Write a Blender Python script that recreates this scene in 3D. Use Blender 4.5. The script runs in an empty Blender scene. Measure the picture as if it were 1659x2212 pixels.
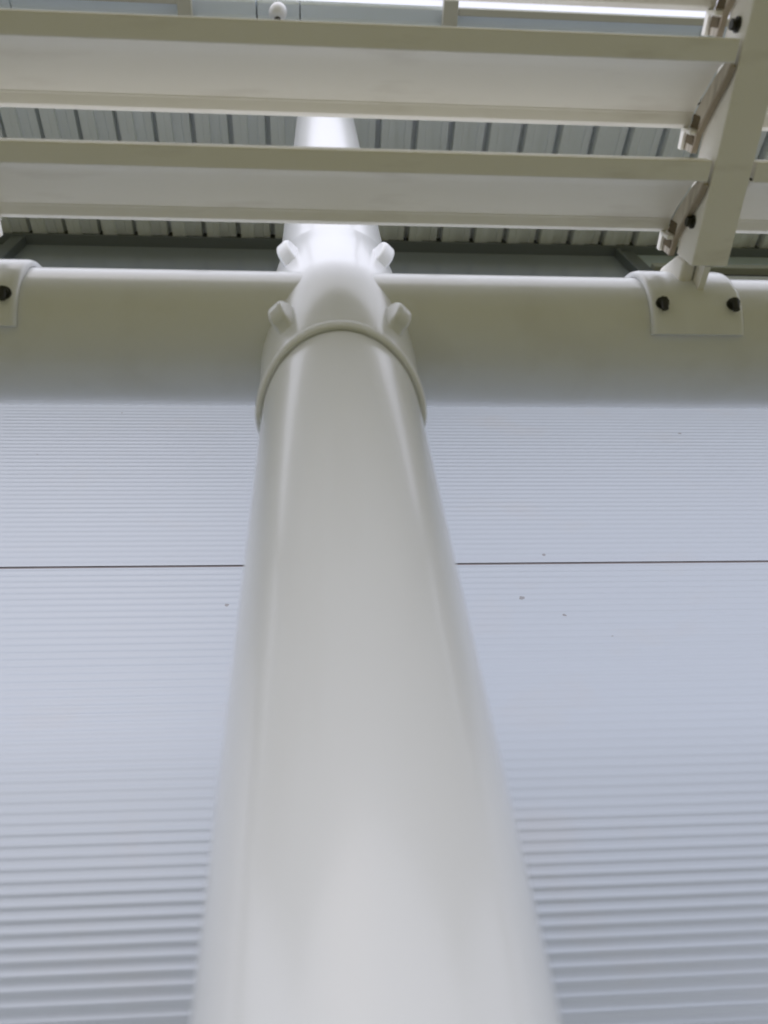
import bpy, bmesh, math, random
from mathutils import Matrix, Vector
random.seed(7)
S = bpy.context.scene
COL = S.collection
R = math.radians
H = 1.5                                   # eye height; every z below is counted from the eye

# ------------------------------------------------------------------ camera
FPX, IMH = 1850.0, 2212.0
vz = Vector((-147, 1200, -FPX)).normalized()
vx = Vector((24000, (147 * 24000 - FPX * FPX) / 1200, -FPX)).normalized()
vy = vz.cross(vx)
cam_d = bpy.data.cameras.new('camera')
cam = bpy.data.objects.new('camera', cam_d)
COL.objects.link(cam)
cam.matrix_world = Matrix.Translation((0, 0, H)) @ Matrix((vx, vy, vz)).to_4x4()
cam_d.sensor_fit = 'VERTICAL'
cam_d.sensor_height = 24
cam_d.lens = FPX / IMH * 24
cam_d.clip_start = 0.02
cam_d.clip_end = 3000
cam_d.dof.use_dof = True
cam_d.dof.focus_distance = 1.95
cam_d.dof.aperture_fstop = 2.6
S.camera = cam

# ------------------------------------------------------------------ light
SUN_EL, SUN_AZ = R(40), R(198)            # azimuth clockwise from +Y (the wall side)
w = bpy.data.worlds.new('World')
S.world = w
w.use_nodes = True
wn = w.node_tree.nodes
bg = wn['Background']
sky = wn.new('ShaderNodeTexSky')
sky.sky_type = 'NISHITA'
sky.sun_disc = False
sky.sun_elevation = SUN_EL
sky.sun_rotation = SUN_AZ
sky.air_density = 1.0
sky.dust_density = 4.0
sky.ozone_density = 1.0
ov = wn.new('ShaderNodeMixRGB')             # thin bright cloud over the whole sky
ov.inputs[0].default_value = 0.88
ov.inputs[2].default_value = (8.7, 8.8, 10.1, 1)
w.node_tree.links.new(sky.outputs[0], ov.inputs[1])
wc = wn.new('ShaderNodeTexCoord')           # sky set slightly brighter at the horizon than overhead
wx = wn.new('ShaderNodeSeparateXYZ')
w.node_tree.links.new(wc.outputs['Generated'], wx.inputs[0])
wm = wn.new('ShaderNodeMapRange')
wm.inputs['To Min'].default_value = 1.04
wm.inputs['To Max'].default_value = 0.85
w.node_tree.links.new(wx.outputs['Z'], wm.inputs['Value'])
wv = wn.new('ShaderNodeVectorMath'); wv.operation = 'SCALE'
w.node_tree.links.new(ov.outputs[0], wv.inputs[0]); w.node_tree.links.new(wm.outputs[0], wv.inputs['Scale'])
w.node_tree.links.new(wv.outputs[0], bg.inputs[0])
bg.inputs[1].default_value = 0.13
sun_d = bpy.data.lights.new('sun', 'SUN')
sun_d.energy = 0.5
sun_d.angle = R(110)
sun_d.color = (0.95, 0.965, 1.0)
sun = bpy.data.objects.new('sun', sun_d)
COL.objects.link(sun)
sdir = Vector((math.sin(SUN_AZ) * math.cos(SUN_EL), math.cos(SUN_AZ) * math.cos(SUN_EL), math.sin(SUN_EL)))
sun.rotation_euler = sdir.to_track_quat('Z', 'Y').to_euler()
sun.location = sdir * 30
S.view_settings.view_transform = 'Standard'
S.view_settings.look = 'None'
S.view_settings.exposure = 0.2
S.view_settings.gamma = 1.0

# ------------------------------------------------------------------ materials
def mat(name, col, rough=0.5, metal=0.0, spec=0.5, coat=0.0, mottle=0.04, scale=3.0,
        stain=None, stain_amt=0.0, stain_scale=(4, 4, 4), bump=0.0, bump_scale=60, stain_lo=0.5, stain_hi=0.7):
    m = bpy.data.materials.new(name)
    m.use_nodes = True
    nt = m.node_tree; N = nt.nodes; L = nt.links
    b = N['Principled BSDF']
    b.inputs['Roughness'].default_value = rough
    b.inputs['Metallic'].default_value = metal
    b.inputs['Specular IOR Level'].default_value = spec
    b.inputs['Coat Weight'].default_value = coat
    b.inputs['Coat Roughness'].default_value = 0.15
    tc = N.new('ShaderNodeTexCoord')
    n = N.new('ShaderNodeTexNoise')
    n.inputs['Scale'].default_value = scale
    n.inputs['Detail'].default_value = 6
    L.new(tc.outputs['Object'], n.inputs['Vector'])
    mx = N.new('ShaderNodeMixRGB')
    mx.inputs[1].default_value = (*[c * (1 - mottle) for c in col], 1)
    mx.inputs[2].default_value = (*[min(1, c * (1 + mottle)) for c in col], 1)
    L.new(n.outputs['Fac'], mx.inputs[0])
    out = mx.outputs[0]
    if stain:
        mp = N.new('ShaderNodeMapping')
        mp.inputs['Scale'].default_value = stain_scale
        L.new(tc.outputs['Object'], mp.inputs['Vector'])
        n2 = N.new('ShaderNodeTexNoise')
        n2.inputs['Scale'].default_value = 1.0
        n2.inputs['Detail'].default_value = 5
        L.new(mp.outputs[0], n2.inputs['Vector'])
        mr = N.new('ShaderNodeMapRange')
        mr.inputs['From Min'].default_value = stain_lo
        mr.inputs['From Max'].default_value = stain_hi
        mr.inputs['To Max'].default_value = stain_amt
        L.new(n2.outputs['Fac'], mr.inputs['Value'])
        m2 = N.new('ShaderNodeMixRGB')
        m2.inputs[2].default_value = (*stain, 1)
        L.new(mr.outputs[0], m2.inputs[0]); L.new(out, m2.inputs[1])
        out = m2.outputs[0]
    L.new(out, b.inputs['Base Color'])
    r2 = N.new('ShaderNodeMapRange')
    r2.inputs['To Min'].default_value = rough * 0.85
    r2.inputs['To Max'].default_value = min(1, rough * 1.2)
    L.new(n.outputs['Fac'], r2.inputs['Value']); L.new(r2.outputs[0], b.inputs['Roughness'])
    if bump:
        n3 = N.new('ShaderNodeTexNoise'); n3.inputs['Scale'].default_value = bump_scale
        L.new(tc.outputs['Object'], n3.inputs['Vector'])
        bp = N.new('ShaderNodeBump'); bp.inputs['Strength'].default_value = bump; bp.inputs['Distance'].default_value = 0.002
        L.new(n3.outputs['Fac'], bp.inputs['Height']); L.new(bp.outputs[0], b.inputs['Normal'])
    return m

WHITE = mat('white_paint', (0.83, 0.845, 0.86), 0.30, spec=0.42, coat=0.62, mottle=0.025, stain=(0.5, 0.47, 0.38), stain_amt=0.14, stain_scale=(9, 9, 1.0), bump=0.06, bump_scale=90)
SLAT = mat('slat_paint', (0.92, 0.90, 0.83), 0.42, mottle=0.03, stain=(0.42, 0.36, 0.27), stain_amt=0.35, stain_scale=(6, 25, 25), stain_lo=0.55, stain_hi=0.8)
DIRTY = mat('stained_bracket_paint', (0.62, 0.57, 0.48), 0.6, mottle=0.08, scale=40, stain=(0.13, 0.085, 0.035), stain_amt=0.75, stain_scale=(20, 14, 75), stain_lo=0.46, stain_hi=0.68)
DARKLINE = mat('grimy_joint', (0.12, 0.09, 0.06), 0.8)
EDGE_BROWN = mat('brown_edge', (0.40, 0.34, 0.26), 0.8)
GRIME = mat('brown_grime', (0.13, 0.10, 0.055), 0.85, mottle=0.5, scale=120)
SEAMC = mat('seam_sealant', (0.25, 0.22, 0.23), 0.8, mottle=0.3, scale=9)
BOLT = mat('bolt_steel', (0.035, 0.035, 0.025), 0.45, metal=0.5)
DECK = mat('roof_deck_metal', (0.86, 0.90, 0.93), 0.5, mottle=0.05)
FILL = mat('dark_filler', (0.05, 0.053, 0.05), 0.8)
FRAME_D = mat('dark_window_frame', (0.15, 0.17, 0.185), 0.4)
GLASS_D = mat('dark_glass', (0.34, 0.38, 0.44), 0.12, spec=0.5, mottle=0.15, scale=1.2)
GLASS_L = mat('pale_glass', (0.60, 0.70, 0.80), 0.12, spec=0.5, mottle=0.1, scale=1.2)
SILL = mat('grey_sill', (0.42, 0.44, 0.40), 0.5)
EAVE = mat('eave_panel_metal', (0.84, 0.91, 1.0), 0.4, mottle=0.06)
BEIGE = mat('eave_frame_paint', (0.60, 0.59, 0.53), 0.5)
LAMPM = mat('lamp_plastic', (0.85, 0.85, 0.88), 0.3)

def wall_mat():
    m = mat('ribbed_cladding_paint', (0.47, 0.51, 0.565), 0.36, spec=0.5, metal=0.3, mottle=0.035, scale=1.3, stain=(0.50, 0.46, 0.42), stain_amt=0.25, stain_scale=(3.5, 3, 5), stain_lo=0.56, stain_hi=0.8)
    nt = m.node_tree; N = nt.nodes; L = nt.links
    b = N['Principled BSDF']
    src = b.inputs['Base Color'].links[0].from_socket
    tc = N.new('ShaderNodeTexCoord')
    v = N.new('ShaderNodeTexVoronoi'); v.inputs['Scale'].default_value = 9.0
    v.inputs['Randomness'].default_value = 1.0
    nz = N.new('ShaderNodeTexNoise'); nz.inputs['Scale'].default_value = 90
    L.new(tc.outputs['Object'], nz.inputs['Vector'])
    ad = N.new('ShaderNodeMixRGB'); ad.blend_type = 'ADD'; ad.inputs[0].default_value = 0.012
    L.new(tc.outputs['Object'], ad.inputs[1]); L.new(nz.outputs['Color'], ad.inputs[2])
    L.new(ad.outputs[0], v.inputs['Vector'])
    sp = N.new('ShaderNodeSeparateColor'); L.new(v.outputs['Color'], sp.inputs[0])
    # each cell may carry a fleck of its own size
    sz = N.new('ShaderNodeMapRange'); sz.inputs['From Min'].default_value = 0.45; sz.inputs['To Max'].default_value = 0.075
    L.new(sp.outputs[0], sz.inputs['Value'])
    lt = N.new('ShaderNodeMath'); lt.operation = 'LESS_THAN'
    L.new(v.outputs['Distance'], lt.inputs[0]); L.new(sz.outputs[0], lt.inputs[1])
    fa = N.new('ShaderNodeMath'); fa.operation = 'MULTIPLY'; fa.inputs[1].default_value = 0.6
    L.new(lt.outputs[0], fa.inputs[0])
    mx = N.new('ShaderNodeMixRGB'); mx.inputs[2].default_value = (0.16, 0.13, 0.11, 1)
    L.new(fa.outputs[0], mx.inputs[0]); L.new(src, mx.inputs[1]); L.new(mx.outputs[0], b.inputs['Base Color'])
    return m
WALL = wall_mat()

def ground_mat():
    m = mat('olive_ground', (0.165, 0.155, 0.060), 0.95, spec=0.1, mottle=0.35, scale=1.5, stain=(0.17, 0.13, 0.08), stain_amt=0.6, stain_scale=(0.8, 0.8, 0.8), bump=0.6, bump_scale=25)
    return m
GROUND = ground_mat()

# ------------------------------------------------------------------ helpers
def link(name, bm, m, parent=None, smooth=None, bevel=0.0, segs=2):
    me = bpy.data.meshes.new(name)
    bmesh.ops.remove_doubles(bm, verts=bm.verts, dist=1e-6)
    bmesh.ops.recalc_face_normals(bm, faces=bm.faces)
    bm.to_mesh(me); bm.free()
    o = bpy.data.objects.new(name, me)
    COL.objects.link(o)
    me.materials.append(m)
    if parent: o.parent = parent
    if bevel:
        md = o.modifiers.new('bevel', 'BEVEL'); md.width = bevel; md.segments = segs; md.limit_method = 'ANGLE'; md.angle_limit = R(35)
        md.harden_normals = False
    if smooth is not None:
        me.polygons.foreach_set('use_smooth', [True] * len(me.polygons))
        me.set_sharp_from_angle(angle=R(smooth))
    return o
def thing(name, label, cat, loc=(0, 0, 0), group=None):
    o = bpy.data.objects.new(name, None); COL.objects.link(o)
    o.location = (loc[0], loc[1], loc[2] + H); o.empty_display_size = 0.05
    o['label'] = label; o['category'] = cat
    if group: o['group'] = group
    return o
def box(bm, x0, x1, y0, y1, z0, z1):
    vs = [bm.verts.new((x, y, z)) for x in (x0, x1) for y in (y0, y1) for z in (z0, z1)]
    for f in ((0,1,3,2),(4,6,7,5),(0,4,5,1),(2,3,7,6),(0,2,6,4),(1,5,7,3)):
        bm.faces.new([vs[i] for i in f])
def extrude_x(bm, pts, x0, x1):
    """closed (y,z) outline extruded along x"""
    a = [bm.verts.new((x0, y, z)) for y, z in pts]; b = [bm.verts.new((x1, y, z)) for y, z in pts]
    n = len(pts)
    for i in range(n): bm.faces.new((a[i], a[(i+1) % n], b[(i+1) % n], b[i]))
    bm.faces.new(a[::-1]); bm.faces.new(b)
def strip_x(bm, line, x0, x1, t):
    """open (y,z) line given thickness t and extruded along x, quads only"""
    n = len(line); nor = []
    for i in range(n):
        a = line[max(i-1, 0)]; b = line[min(i+1, n-1)]
        d = Vector((b[0]-a[0], b[1]-a[1])).normalized(); nor.append((-d.y, d.x))
    rows = []
    for x in (x0, x1):
        rows.append(([bm.verts.new((x, p[0], p[1])) for p in line],
                     [bm.verts.new((x, p[0]+nn[0]*t, p[1]+nn[1]*t)) for p, nn in zip(line, nor)]))
    (a, b), (c, d) = rows
    for i in range(n-1):
        bm.faces.new((a[i], a[i+1], c[i+1], c[i])); bm.faces.new((b[i], d[i], d[i+1], b[i+1]))
        bm.faces.new((a[i], b[i], b[i+1], a[i+1])); bm.faces.new((c[i], c[i+1], d[i+1], d[i]))
    for i in (0, n-1): bm.faces.new((a[i], c[i], d[i], b[i]))
def cyl(bm, p0, p1, r0, r1=None, n=48, caps=True):
    r1 = r0 if r1 is None else r1
    p0, p1 = Vector(p0), Vector(p1); d = (p1 - p0).normalized()
    u = d.orthogonal().normalized(); v = d.cross(u)
    A = [bm.verts.new(p0 + (u*math.cos(t)+v*math.sin(t))*r0) for t in (2*math.pi*i/n for i in range(n))]
    B = [bm.verts.new(p1 + (u*math.cos(t)+v*math.sin(t))*r1) for t in (2*math.pi*i/n for i in range(n))]
    for i in range(n): bm.faces.new((A[i], A[(i+1) % n], B[(i+1) % n], B[i]))
    if caps: bm.faces.new(A[::-1]); bm.faces.new(B)
def lathe(bm, prof, n=72, c=(0, 0)):
    """(r,z) profile round the z axis"""
    rings = [[bm.verts.new((c[0]+r*math.cos(2*math.pi*i/n), c[1]+r*math.sin(2*math.pi*i/n), z)) for i in range(n)] for r, z in prof]
    for a, b in zip(rings, rings[1:]):
        for i in range(n): bm.faces.new((a[i], a[(i+1) % n], b[(i+1) % n], b[i]))
def struct(name, bm, m, **k):
    o = link(name, bm, m, **k); o['kind'] = 'structure'; o.location.z += H; return o

# ------------------------------------------------------------------ ground
bm = bmesh.new()
g = [bm.verts.new((x, y, -H)) for x, y in ((-600, -600), (600, -600), (600, 600), (-600, 600))]
bm.faces.new(g)
struct('ground', bm, GROUND)

# ------------------------------------------------------------------ wall with ribbed panels
YW = 1.42
XL, XR = -4.2, 5.2
wall = thing('wall', 'pale blue-grey metal wall with fine horizontal ribs and one dark seam, behind the column', 'wall', (0, YW, -H))
PITCH = 0.0251
def panel(z0, z1, dz=1.0):
    b = bmesh.new()
    prof = []; n = int(round((z1 - z0) / PITCH)); p = (z1 - z0) / n
    base = [(0.0, 0.0), (0.10, 0.0004), (0.2, 0.0014), (0.3, 0.0024), (0.4, 0.0028), (0.5, 0.0028), (0.58, 0.0022), (0.68, 0.0010), (0.78, 0.0002), (0.9, 0.0)]
    AMP = [0.25 * dz * random.uniform(0.85, 1.15) for _ in range(n)]
    for i in range(n):
        for t, h in base: prof.append((-h * AMP[i], z0 + (i + t) * p + H))
    prof.append((0.0, z1 + H))
    xs = [XL + (XR - XL) * i / 16 for i in range(17)]
    cols = [[b.verts.new((x, y, z)) for y, z in prof] for x in xs]
    for c0, c1 in zip(cols, cols[1:]):
        for i in range(len(prof)-1): b.faces.new((c0[i], c0[i+1], c1[i+1], c1[i]))
    # folded returns at both long edges
    for k, s in ((0, 1), (len(prof)-1, -1)):
        back = [b.verts.new((x, 0.03, prof[k][1])) for x in xs]
        for i in range(16): b.faces.new((cols[i][k], cols[i+1][k], back[i+1], back[i]))
    return link('wall_panel', b, WALL, wall, smooth=50)
SEAM = 1.924
b = bmesh.new(); box(b, XL, XR, 0.0025, 0.018, SEAM - 0.006 + H, SEAM + 0.006 + H); link('seam_sealant', b, SEAMC, wall)
panel(-H + 0.1, -0.55)
panel(-0.545, SEAM - 0.005, 1.4)
panel(SEAM + 0.005, 4.42, 0.75)
b = bmesh.new(); box(b, XL, XR, 0.02, 0.2, 0, 4.42 + H); link('wall_core', b, DARKLINE, wall)

# ------------------------------------------------------------------ window band above the wall
ZT = 5.145
win = thing('window_band', 'dark window band with black mullions between the ribbed wall and the metal roof', 'window', (0, YW, 4.4))
z = lambda v: v - 4.4
def wbox(name, m, *a, **k):
    b = bmesh.new(); box(b, *a); return link(name, b, m, win, **k)
wbox('sill', FRAME_D, XL, 1.93, -0.02, 0.15, z(4.425), z(4.47), bevel=0.004)
wbox('pane', GLASS_D, -1.68, 1.81, 0.05, 0.06, z(4.472), z(ZT))
wbox('pane', GLASS_D, XL, -1.76, 0.05, 0.06, z(4.472), z(ZT))
wbox('pane', GLASS_L, 1.925, XR, 0.04, 0.05, z(4.82), z(ZT))
wbox('mullion', FRAME_D, -1.758, -1.682, 0.0, 0.075, z(4.472), z(ZT), bevel=0.004)
wbox('mullion', FRAME_D, 1.812, 1.835, 0.0, 0.08, z(4.472), z(ZT), bevel=0.003)
wbox('mullion', mat('graphite_mullion', (0.15, 0.17, 0.18), 0.4), 1.836, 1.923, 0.015, 0.08, z(4.472), z(ZT), bevel=0.003)
wbox('transom', SILL, 1.925, XR, -0.01, 0.07, z(4.755), z(4.818), bevel=0.004)
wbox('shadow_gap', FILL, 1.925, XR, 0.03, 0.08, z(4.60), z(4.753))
wbox('lower_frame', SILL, 1.932, XR, -0.01, 0.07, z(4.425), z(4.598), bevel=0.004)
wbox('head_frame', FRAME_D, XL, XR, -0.012, 0.09, z(ZT+0.002), z(ZT + 0.020), bevel=0.004)

# ------------------------------------------------------------------ roof deck
roof = thing('roof', 'grey corrugated metal roof overhang seen from below above the louvre slats', 'roof', (0, YW, 5.19))
TH = math.atan(0.264)
def deck():
    b = bmesh.new()
    p = 0.2; prof = []
    x = XL - 0.045
    while x < XR:
        prof += [(x, 0.0), (x+0.036, 0.0), (x+0.038, 0.003), (x+0.040, 0.0), (x+0.072, 0.0), (x+0.074, 0.030), (x+0.122, 0.030), (x+0.124, 0.036), (x+0.128, 0.036), (x+0.130, 0.030), (x+0.166, 0.030), (x+0.168, 0.095), (x+0.194, 0.095), (x+0.198, 0.0)]
        x += p
    prof = [q for q in prof]
    rows = []
    for t in (0.02, -0.4, -0.8, -1.0):
        rows.append([b.verts.new((x, t * 1.0, zz + t * 0.264)) for x, zz in prof])
    for a, c in zip(rows, rows[1:]):
        for i in range(len(prof)-1): b.faces.new((a[i], a[i+1], c[i+1], c[i]))
    return link('deck_sheet', b, DECK, roof)
deck()
b = bmesh.new(); box(b, XL, XR, 0.0, 0.05, -0.024, 0.10); link('eave_filler', b, FILL, roof)
b = bmesh.new()
extrude_x(b, [(0.3, 0.30), (-1.23, 0.30 - 0.264*1.5), (-1.23, 0.26 - 0.264*1.5), (0.3, 0.26)], XL, XR); link('roof_cover', b, DECK, roof)
# flat soffit panels under the roof edge
def soffit(x0, x1):
    b = bmesh.new(); Z0 = 5.0 - 5.19
    extrude_x(b, [(0.193-YW, Z0-0.02), (0.204-YW, Z0-0.026), (0.235-YW, Z0-0.012), (0.26-YW, Z0), (0.55-YW, Z0), (0.55-YW, Z0+0.1), (0.197-YW, Z0+0.1)], x0, x1)
    return link('soffit_panel', b, EAVE, roof, bevel=0.002)
for x0, x1 in ((XL, -1.5), (-1.496, -0.626), (-0.614, -0.301), (-0.293, -0.084), (-0.078, 0.66), (0.664, 2.0), (2.004, XR)): soffit(x0, x1)
b = bmesh.new(); box(b, XL, XR, 0.56-YW, 0.6-YW, -0.19, 0.1); link('backing_rail', b, FILL, roof)

# eave frame under the soffit: rafters run out over the viewer, rails between them
def member(name, label, cat, x0, x1, y0, y1, z0, z1, group=None):
    cx, cy = (x0+x1)/2, (y0+y1)/2
    b = bmesh.new(); box(b, x0-cx, x1-cx, y0-cy, y1-cy, 0, z1-z0)
    o = link(name, b, BEIGE, bevel=0.003); o.location = (cx, cy, z0 + H)
    o['label'] = label; o['category'] = cat
    if group: o['group'] = group
    return o
k = 4.90 / 5.0
member('eave_bracket', 'beige flat bracket crossing under the roof edge, left of the small round lamp', 'bracket', -0.69*k, -0.62*k, -0.3, 0.62, 4.90, 4.955)
member('eave_bracket', 'beige flat bracket crossing under the roof edge, right of the small round lamp', 'bracket', 0.645*k, 0.72*k, -0.3, 0.62, 4.90, 4.955)
k = 4.93/5.0
member('eave_rail', 'thin beige rail along the roof edge at the top left corner', 'rail', XL, -0.69*k, 0.193*k, 0.226*k, 4.93, 4.972)
member('eave_rail', 'thin beige rail under the bright sky strip at the top right', 'rail', 0.722*k, XR, 0.193*k, 0.226*k, 4.93, 4.972)

lamp = thing('ceiling_lamp', 'small white round lamp hanging under the roof edge above the column', 'lamp', (-0.185, 0.235, 4.80))
b = bmesh.new()
lathe(b, [(0.0005, -0.045), (0.016, -0.043), (0.030, -0.034), (0.039, -0.018), (0.042, 0.0), (0.042, 0.10), (0.03, 0.112), (0.02, 0.114), (0.02, 0.17), (0.0005, 0.17)], n=40)
link('lamp_housing', b, LAMPM, lamp, smooth=40)
b = bmesh.new(); cyl(b, (0, 0.022, -0.030), (0, 0.036, -0.046), 0.016, n=24); link('lamp_socket', b, BOLT, lamp, smooth=40)

# ------------------------------------------------------------------ column with its collar
CX, CY, RC = 0.0303, 0.4914, 0.1
ZTUBE = 1.243
colm = thing('column', 'tall glossy white round steel column rising through the middle of the picture', 'column', (CX, CY, -H))
b = bmesh.new(); cyl(b, (0, 0, 0), (0, 0, 4.92 + H), RC, n=128); link('shaft', b, WHITE, colm, smooth=40)
def collar_mesh():
    b = bmesh.new(); n = 128
    zc = ZTUBE + H
    def ext(a):                      # half height, arched: short front and back, long at the sides
        return 0.212 + 0.050 * (1 - abs(math.sin(a))**1.4)
    prof = [(0.0995, -1.0), (0.1030, -1.0), (0.1042, -0.98), (0.1055, -0.9), (0.1085, -0.55), (0.1115, -0.2), (0.1125, 0), (0.1115, 0.2), (0.1095, 0.55), (0.1065, 0.85), (0.1040, 1.02), (0.1018, 1.15), (0.1004, 1.25), (0.0996, 1.32)]
    rings = []
    for r, t in prof:
        rings.append([b.verts.new((r*math.cos(2*math.pi*i/n), r*math.sin(2*math.pi*i/n), zc + t*ext(2*math.pi*i/n))) for i in range(n)])
    for a, c in zip(rings, rings[1:]):
        for i in range(n): b.faces.new((a[i], a[(i+1) % n], c[(i+1) % n], c[i]))
    return b, ext
cb, ext = collar_mesh()
collar = link('collar', cb, WHITE, colm, smooth=40)
for s in (-1,):                      # rolled rim along the lower arched edge
    b = bmesh.new(); n = 128; m_ = 12; rr = 0.0054
    rings = []
    for i in range(n):
        a = 2*math.pi*i/n; c = Vector((0.1040*math.cos(a), 0.1040*math.sin(a), ZTUBE + H + s*ext(a)))
        rad = Vector((math.cos(a), math.sin(a), 0))
        rings.append([b.verts.new(c + rad*rr*math.cos(t) + Vector((0, 0, 1))*rr*1.7*math.sin(t)) for t in (2*math.pi*j/m_ for j in range(m_))])
    for i in range(n):
        p, q = rings[i], rings[(i+1) % n]
        for j in range(m_): b.faces.new((p[j], p[(j+1) % m_], q[(j+1) % m_], q[j]))
    link('rim', b, WHITE, collar, smooth=60)
for sx in (-1, 1):
    for sz in (-1, 1):
        b = bmesh.new()
        a = R(-90 + sx*42)
        u = Vector((math.cos(a), math.sin(a), 0)); t = Vector((-math.sin(a), math.cos(a), 0)); zz = Vector((0, 0, 1))
        c0 = Vector((0, 0, ZTUBE + H + (0.158 if sz > 0 else -0.136)))
        # a thick tab with a round nose, welded upright on the collar
        out = []
        for rr_, hh in ((0.100, -0.034), (0.118, -0.026), (0.127, -0.019), (0.1325, -0.008), (0.1335, 0.003), (0.130, 0.014), (0.123, 0.0205), (0.116, 0.021), (0.100, 0.030)):
            out.append(c0 + u*rr_ + zz*hh*1.2*(1 if sz > 0 else -1))
        A = [b.verts.new(p + t*0.012) for p in out]; B = [b.verts.new(p - t*0.012) for p in out]
        for i in range(len(out)): b.faces.new((A[i], A[(i+1) % len(out)], B[(i+1) % len(out)], B[i]))
        b.faces.new(A[::-1]); b.faces.new(B)
        link('lug', b, WHITE, collar, bevel=0.0055, segs=4, smooth=60)

# ------------------------------------------------------------------ horizontal tube
b = bmesh.new(); cyl(b, (-3.6, 0, 0), (4.4, 0, 0), RC, n=128)
tube = link('tube', b, WHITE, smooth=40)
tube.location = (0, CY, ZTUBE + H)
tube['label'] = 'thick white horizontal steel tube crossing behind the column, full width of the picture'
tube['category'] = 'tube'

# ------------------------------------------------------------------ saddle clamps on the tube
def make_clamp(xc, label):
    t = thing('tube_clamp', label, 'clamp', (xc, CY, ZTUBE), 'clamps fixing the slat arms to the tube')
    HW = 0.0685; ro, ri = 0.1105, 0.1008
    for name, a0, a1 in (('front_shell', -61, 112), ('rear_shell', 119, 165)):
        b = bmesh.new(); n = 48; rings = []
        for i in range(n+1):
            a = R(a0 + (a1-a0)*i/n)
            d = (-math.cos(a), math.sin(a))       # 0 = toward the viewer (-Y), 90 = up
            sec = [(-HW, ri), (-HW, ro-0.004), (-HW+0.0035, ro-0.001), (-HW+0.009, ro), (HW-0.009, ro), (HW-0.0035, ro-0.001), (HW, ro-0.004), (HW, ri)]
            rings.append([b.verts.new((x, d[0]*r, d[1]*r)) for x, r in sec])
        for p, q in zip(rings, rings[1:]):
            for j in range(8): b.faces.new((p[j], q[j], q[(j+1) % 8], p[(j+1) % 8]))
        b.faces.new(rings[0]); b.faces.new(rings[-1][::-1])
        sh = link(name, b, WHITE, t, smooth=50)
        if name == 'front_shell':
            for sx in (-1, 1):
                a = R(-37); d = Vector((0, -math.cos(a), math.sin(a))); c = Vector((sx*0.053, 0, 0))
                b = bmesh.new()
                cyl(b, c + d*(ro-0.001), c + d*(ro+0.003), 0.0095, n=24)
                cyl(b, c + d*(ro+0.003), c + d*(ro+0.009), 0.0075, n=6)
                cyl(b, c + d*(ro+0.008), c + d*(ro+0.008) + Vector((0, 0.009, -0.011)), 0.0048, n=16)
                link('bolt', b, BOLT, sh, smooth=35)
    return t
make_clamp(0.5515, 'white bolted half-round clamp on the tube below the right arm')
make_clamp(-0.479, 'white bolted half-round clamp on the tube at the left picture edge')

# ------------------------------------------------------------------ arms that carry the slats
ZA = 1.19
def make_arm(x0, x1, label):
    xc = (x0+x1)/2
    t = thing('support_arm', label, 'arm', (xc, 0.352, ZA), 'arms carrying the louvre slats')
    hw = (x1-x0)/2
    b = bmesh.new(); box(b, -hw, hw, -1.2, 0.0, 0, 0.062); link('beam', b, SLAT, t, bevel=0.002)
    b = bmesh.new()
    extrude_x(b, [(0.002, 0.004), (0.05, 0.012), (0.062, 0.04), (0.066, 0.14), (0.035, 0.10), (0.002, 0.062)], -0.0045, 0.0045)
    link('end_plate', b, SLAT, t)
    b = bmesh.new()
    extrude_x(b, [(0.002, 0.030), (0.046, 0.030), (0.075, 0.135), (0.035, 0.11), (0.002, 0.062)], -hw, -0.006)
    link('shoe', b, SLAT, t, bevel=0.006, segs=3)
    for yy, zz in BOLTS:
        b = bmesh.new(); cyl(b, (-hw+0.001, yy, zz), (-hw-0.003, yy, zz), 0.0095, n=20); cyl(b, (-hw-0.003, yy, zz), (-hw-0.010, yy, zz), 0.007, n=6)
        link('bolt', b, BOLT, t, smooth=35)
    return t
BOLTS = [(-0.055, 0.028), (-0.30, 0.028), (-0.62, 0.028)]
make_arm(0.535, 0.5885, 'beige flat arm running overhead from the clamp at the right side of the picture')
make_arm(-0.519, -0.4655, 'beige flat arm above the left clamp, its end just outside the left picture edge')

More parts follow.
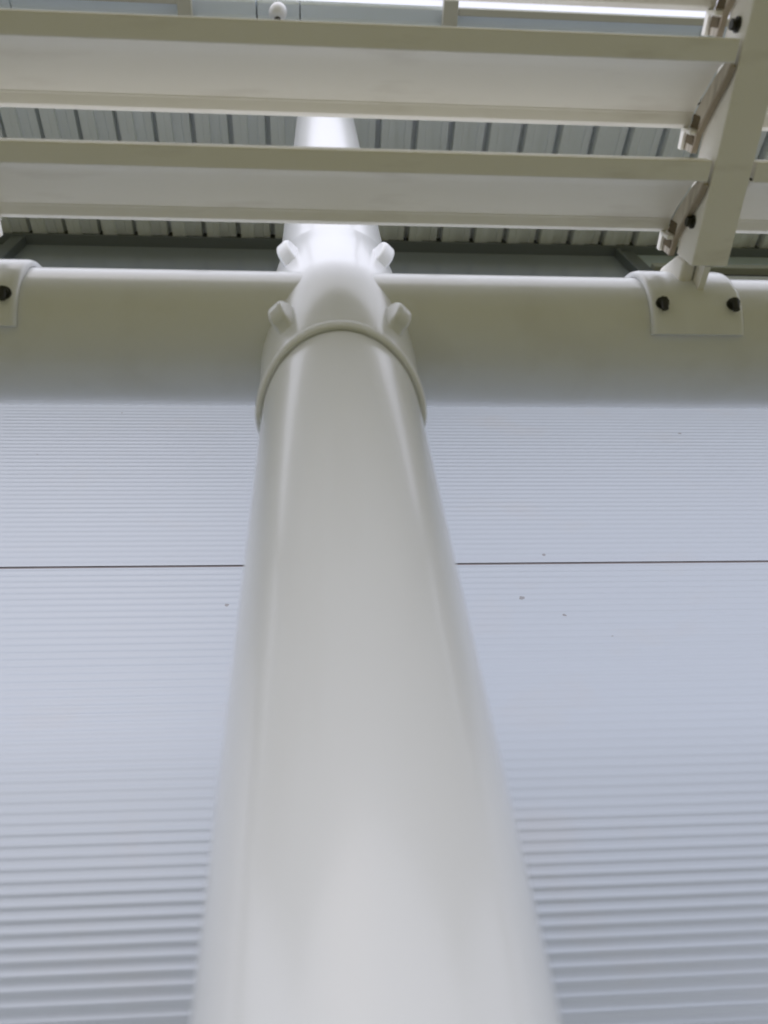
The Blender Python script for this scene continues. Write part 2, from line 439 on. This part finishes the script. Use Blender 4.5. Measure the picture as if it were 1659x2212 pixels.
# ------------------------------------------------------------------ louvre slats
PY = 0.1437
BLADE = [(0.0270, 0.002), (0.0275, 0.012), (0.031, 0.027), (0.044, 0.043), (0.059, 0.0555), (0.077, 0.0715), (0.098, 0.0855)]
LIP = [(0.0965, 0.0835), (0.099, 0.0848), (0.1125, 0.0868), (0.1145, 0.089), (0.119, 0.0945)]
def bracket(parent, x, s):
    """arched end plate at x, s = +1 at the right end of a slat"""
    up = [(0.022, 0.022), (0.031, 0.024), (0.044, 0.040), (0.059, 0.0525), (0.077, 0.0685), (0.098, 0.082), (0.120, 0.094), (0.146, 0.1025)]
    lo = [(0.146, 0.066), (0.120, 0.060), (0.098, 0.046), (0.077, 0.032), (0.059, 0.018), (0.044, 0.008), (0.031, 0.002)]
    if s < 0: lo = [(0.146, 0.088), (0.120, 0.080), (0.098, 0.070), (0.077, 0.055), (0.059, 0.040), (0.044, 0.026), (0.031, 0.010)]
    b = bmesh.new()
    xa, xb = (x - 0.004, x) if s > 0 else (x, x + 0.004)
    n = 7
    quads_u = up[:8]; quads_l = lo[::-1]
    A = [[b.verts.new((xx, *p)) for p in quads_u] for xx in (xa, xb)]
    B = [[b.verts.new((xx, *p)) for p in [(0.022, 0.002)] + quads_l] for xx in (xa, xb)]
    for i in range(7):
        b.faces.new((A[0][i], A[0][i+1], B[0][i+1], B[0][i])); b.faces.new((A[1][i], B[1][i], B[1][i+1], A[1][i+1]))
        b.faces.new((A[0][i], A[1][i], A[1][i+1], A[0][i+1])); b.faces.new((B[0][i], B[0][i+1], B[1][i+1], B[1][i]))
    for i in (0, 7): b.faces.new((A[0][i], B[0][i], B[1][i], A[1][i]))
    br = link('end_bracket', b, DIRTY if s > 0 else SLAT, parent, smooth=30)
    b = bmesh.new()                              # clean bright clip on the bracket's free end
    xc = xa - 0.0015 if s > 0 else xb + 0.0015
    box(b, xc - 0.004, xc + 0.001, 0.100, 0.147, 0.094, 0.106); link('clip', b, SLAT, br, bevel=0.001)
    b = bmesh.new()
    xd = xa if s > 0 else xb
    box(b, xd - 0.010, xd + 0.010, 0.116, 0.122, 0.062, 0.092); link('spacer', b, SLAT, br, bevel=0.0015)
    if s < 0: return
    for ya, yb, za_, zb in ((0.098, 0.1145, 0.060, 0.084), (0.124, 0.136, 0.066, 0.092)):
        b = bmesh.new(); box(b, xa-0.0012, xa-0.0002, ya, yb, za_, zb); link('stain_patch', b, GRIME, br)  # brown stain beside the spacer, built as thin boxes
    b = bmesh.new()                              # brown strip along the lower edge
    strip_x(b, [(p[0], p[1]-0.002) for p in lo[::-1]], min(xa, xb)-0.0005, max(xa, xb)+0.003, 0.0045); link('lower_edge', b, EDGE_BROWN, br)
def make_slat(x0, x1, k, label, group):
    t = thing('louvre_slat', label, 'slat', (x0, 0.210 - PY*k, ZA), group)
    L_ = x1 - x0
    b = bmesh.new(); box(b, 0.004, L_-0.004, 0, 0.0265, -0.001, 0.020); link('bar', b, SLAT, t, bevel=0.0015)
    b = bmesh.new(); strip_x(b, BLADE, 0.006, L_-0.009, 0.0025); bl = link('blade', b, SLAT, t, smooth=60)
    b = bmesh.new(); strip_x(b, LIP, 0.006, L_-0.009, 0.003); link('lip', b, SLAT, bl, bevel=0.0012)
    bracket(t, L_-0.004, 1); bracket(t, 0.004, -1)
    return t
names = ['nearest the tube', 'second from the tube', 'third from the tube', 'fourth from the tube', 'fifth from the tube', 'sixth from the tube','seventh from the tube','eighth from the tube']
for k_ in range(8):
    make_slat(-0.4645, 0.534, k_, 'long white slat between the two arms, ' + names[k_], 'louvre slats of the middle bay')
for k_ in range(8):
    make_slat(0.590, 1.56, k_, 'white slat right of the right arm, ' + names[k_], 'louvre slats of the right bay')
for k_ in range(8):  # bay out of view, added to even out the reflection in the column
    make_slat(-1.49, -0.520, k_, 'unseen white slat left of the left arm, ' + names[k_], 'unseen louvre slats of the left bay')
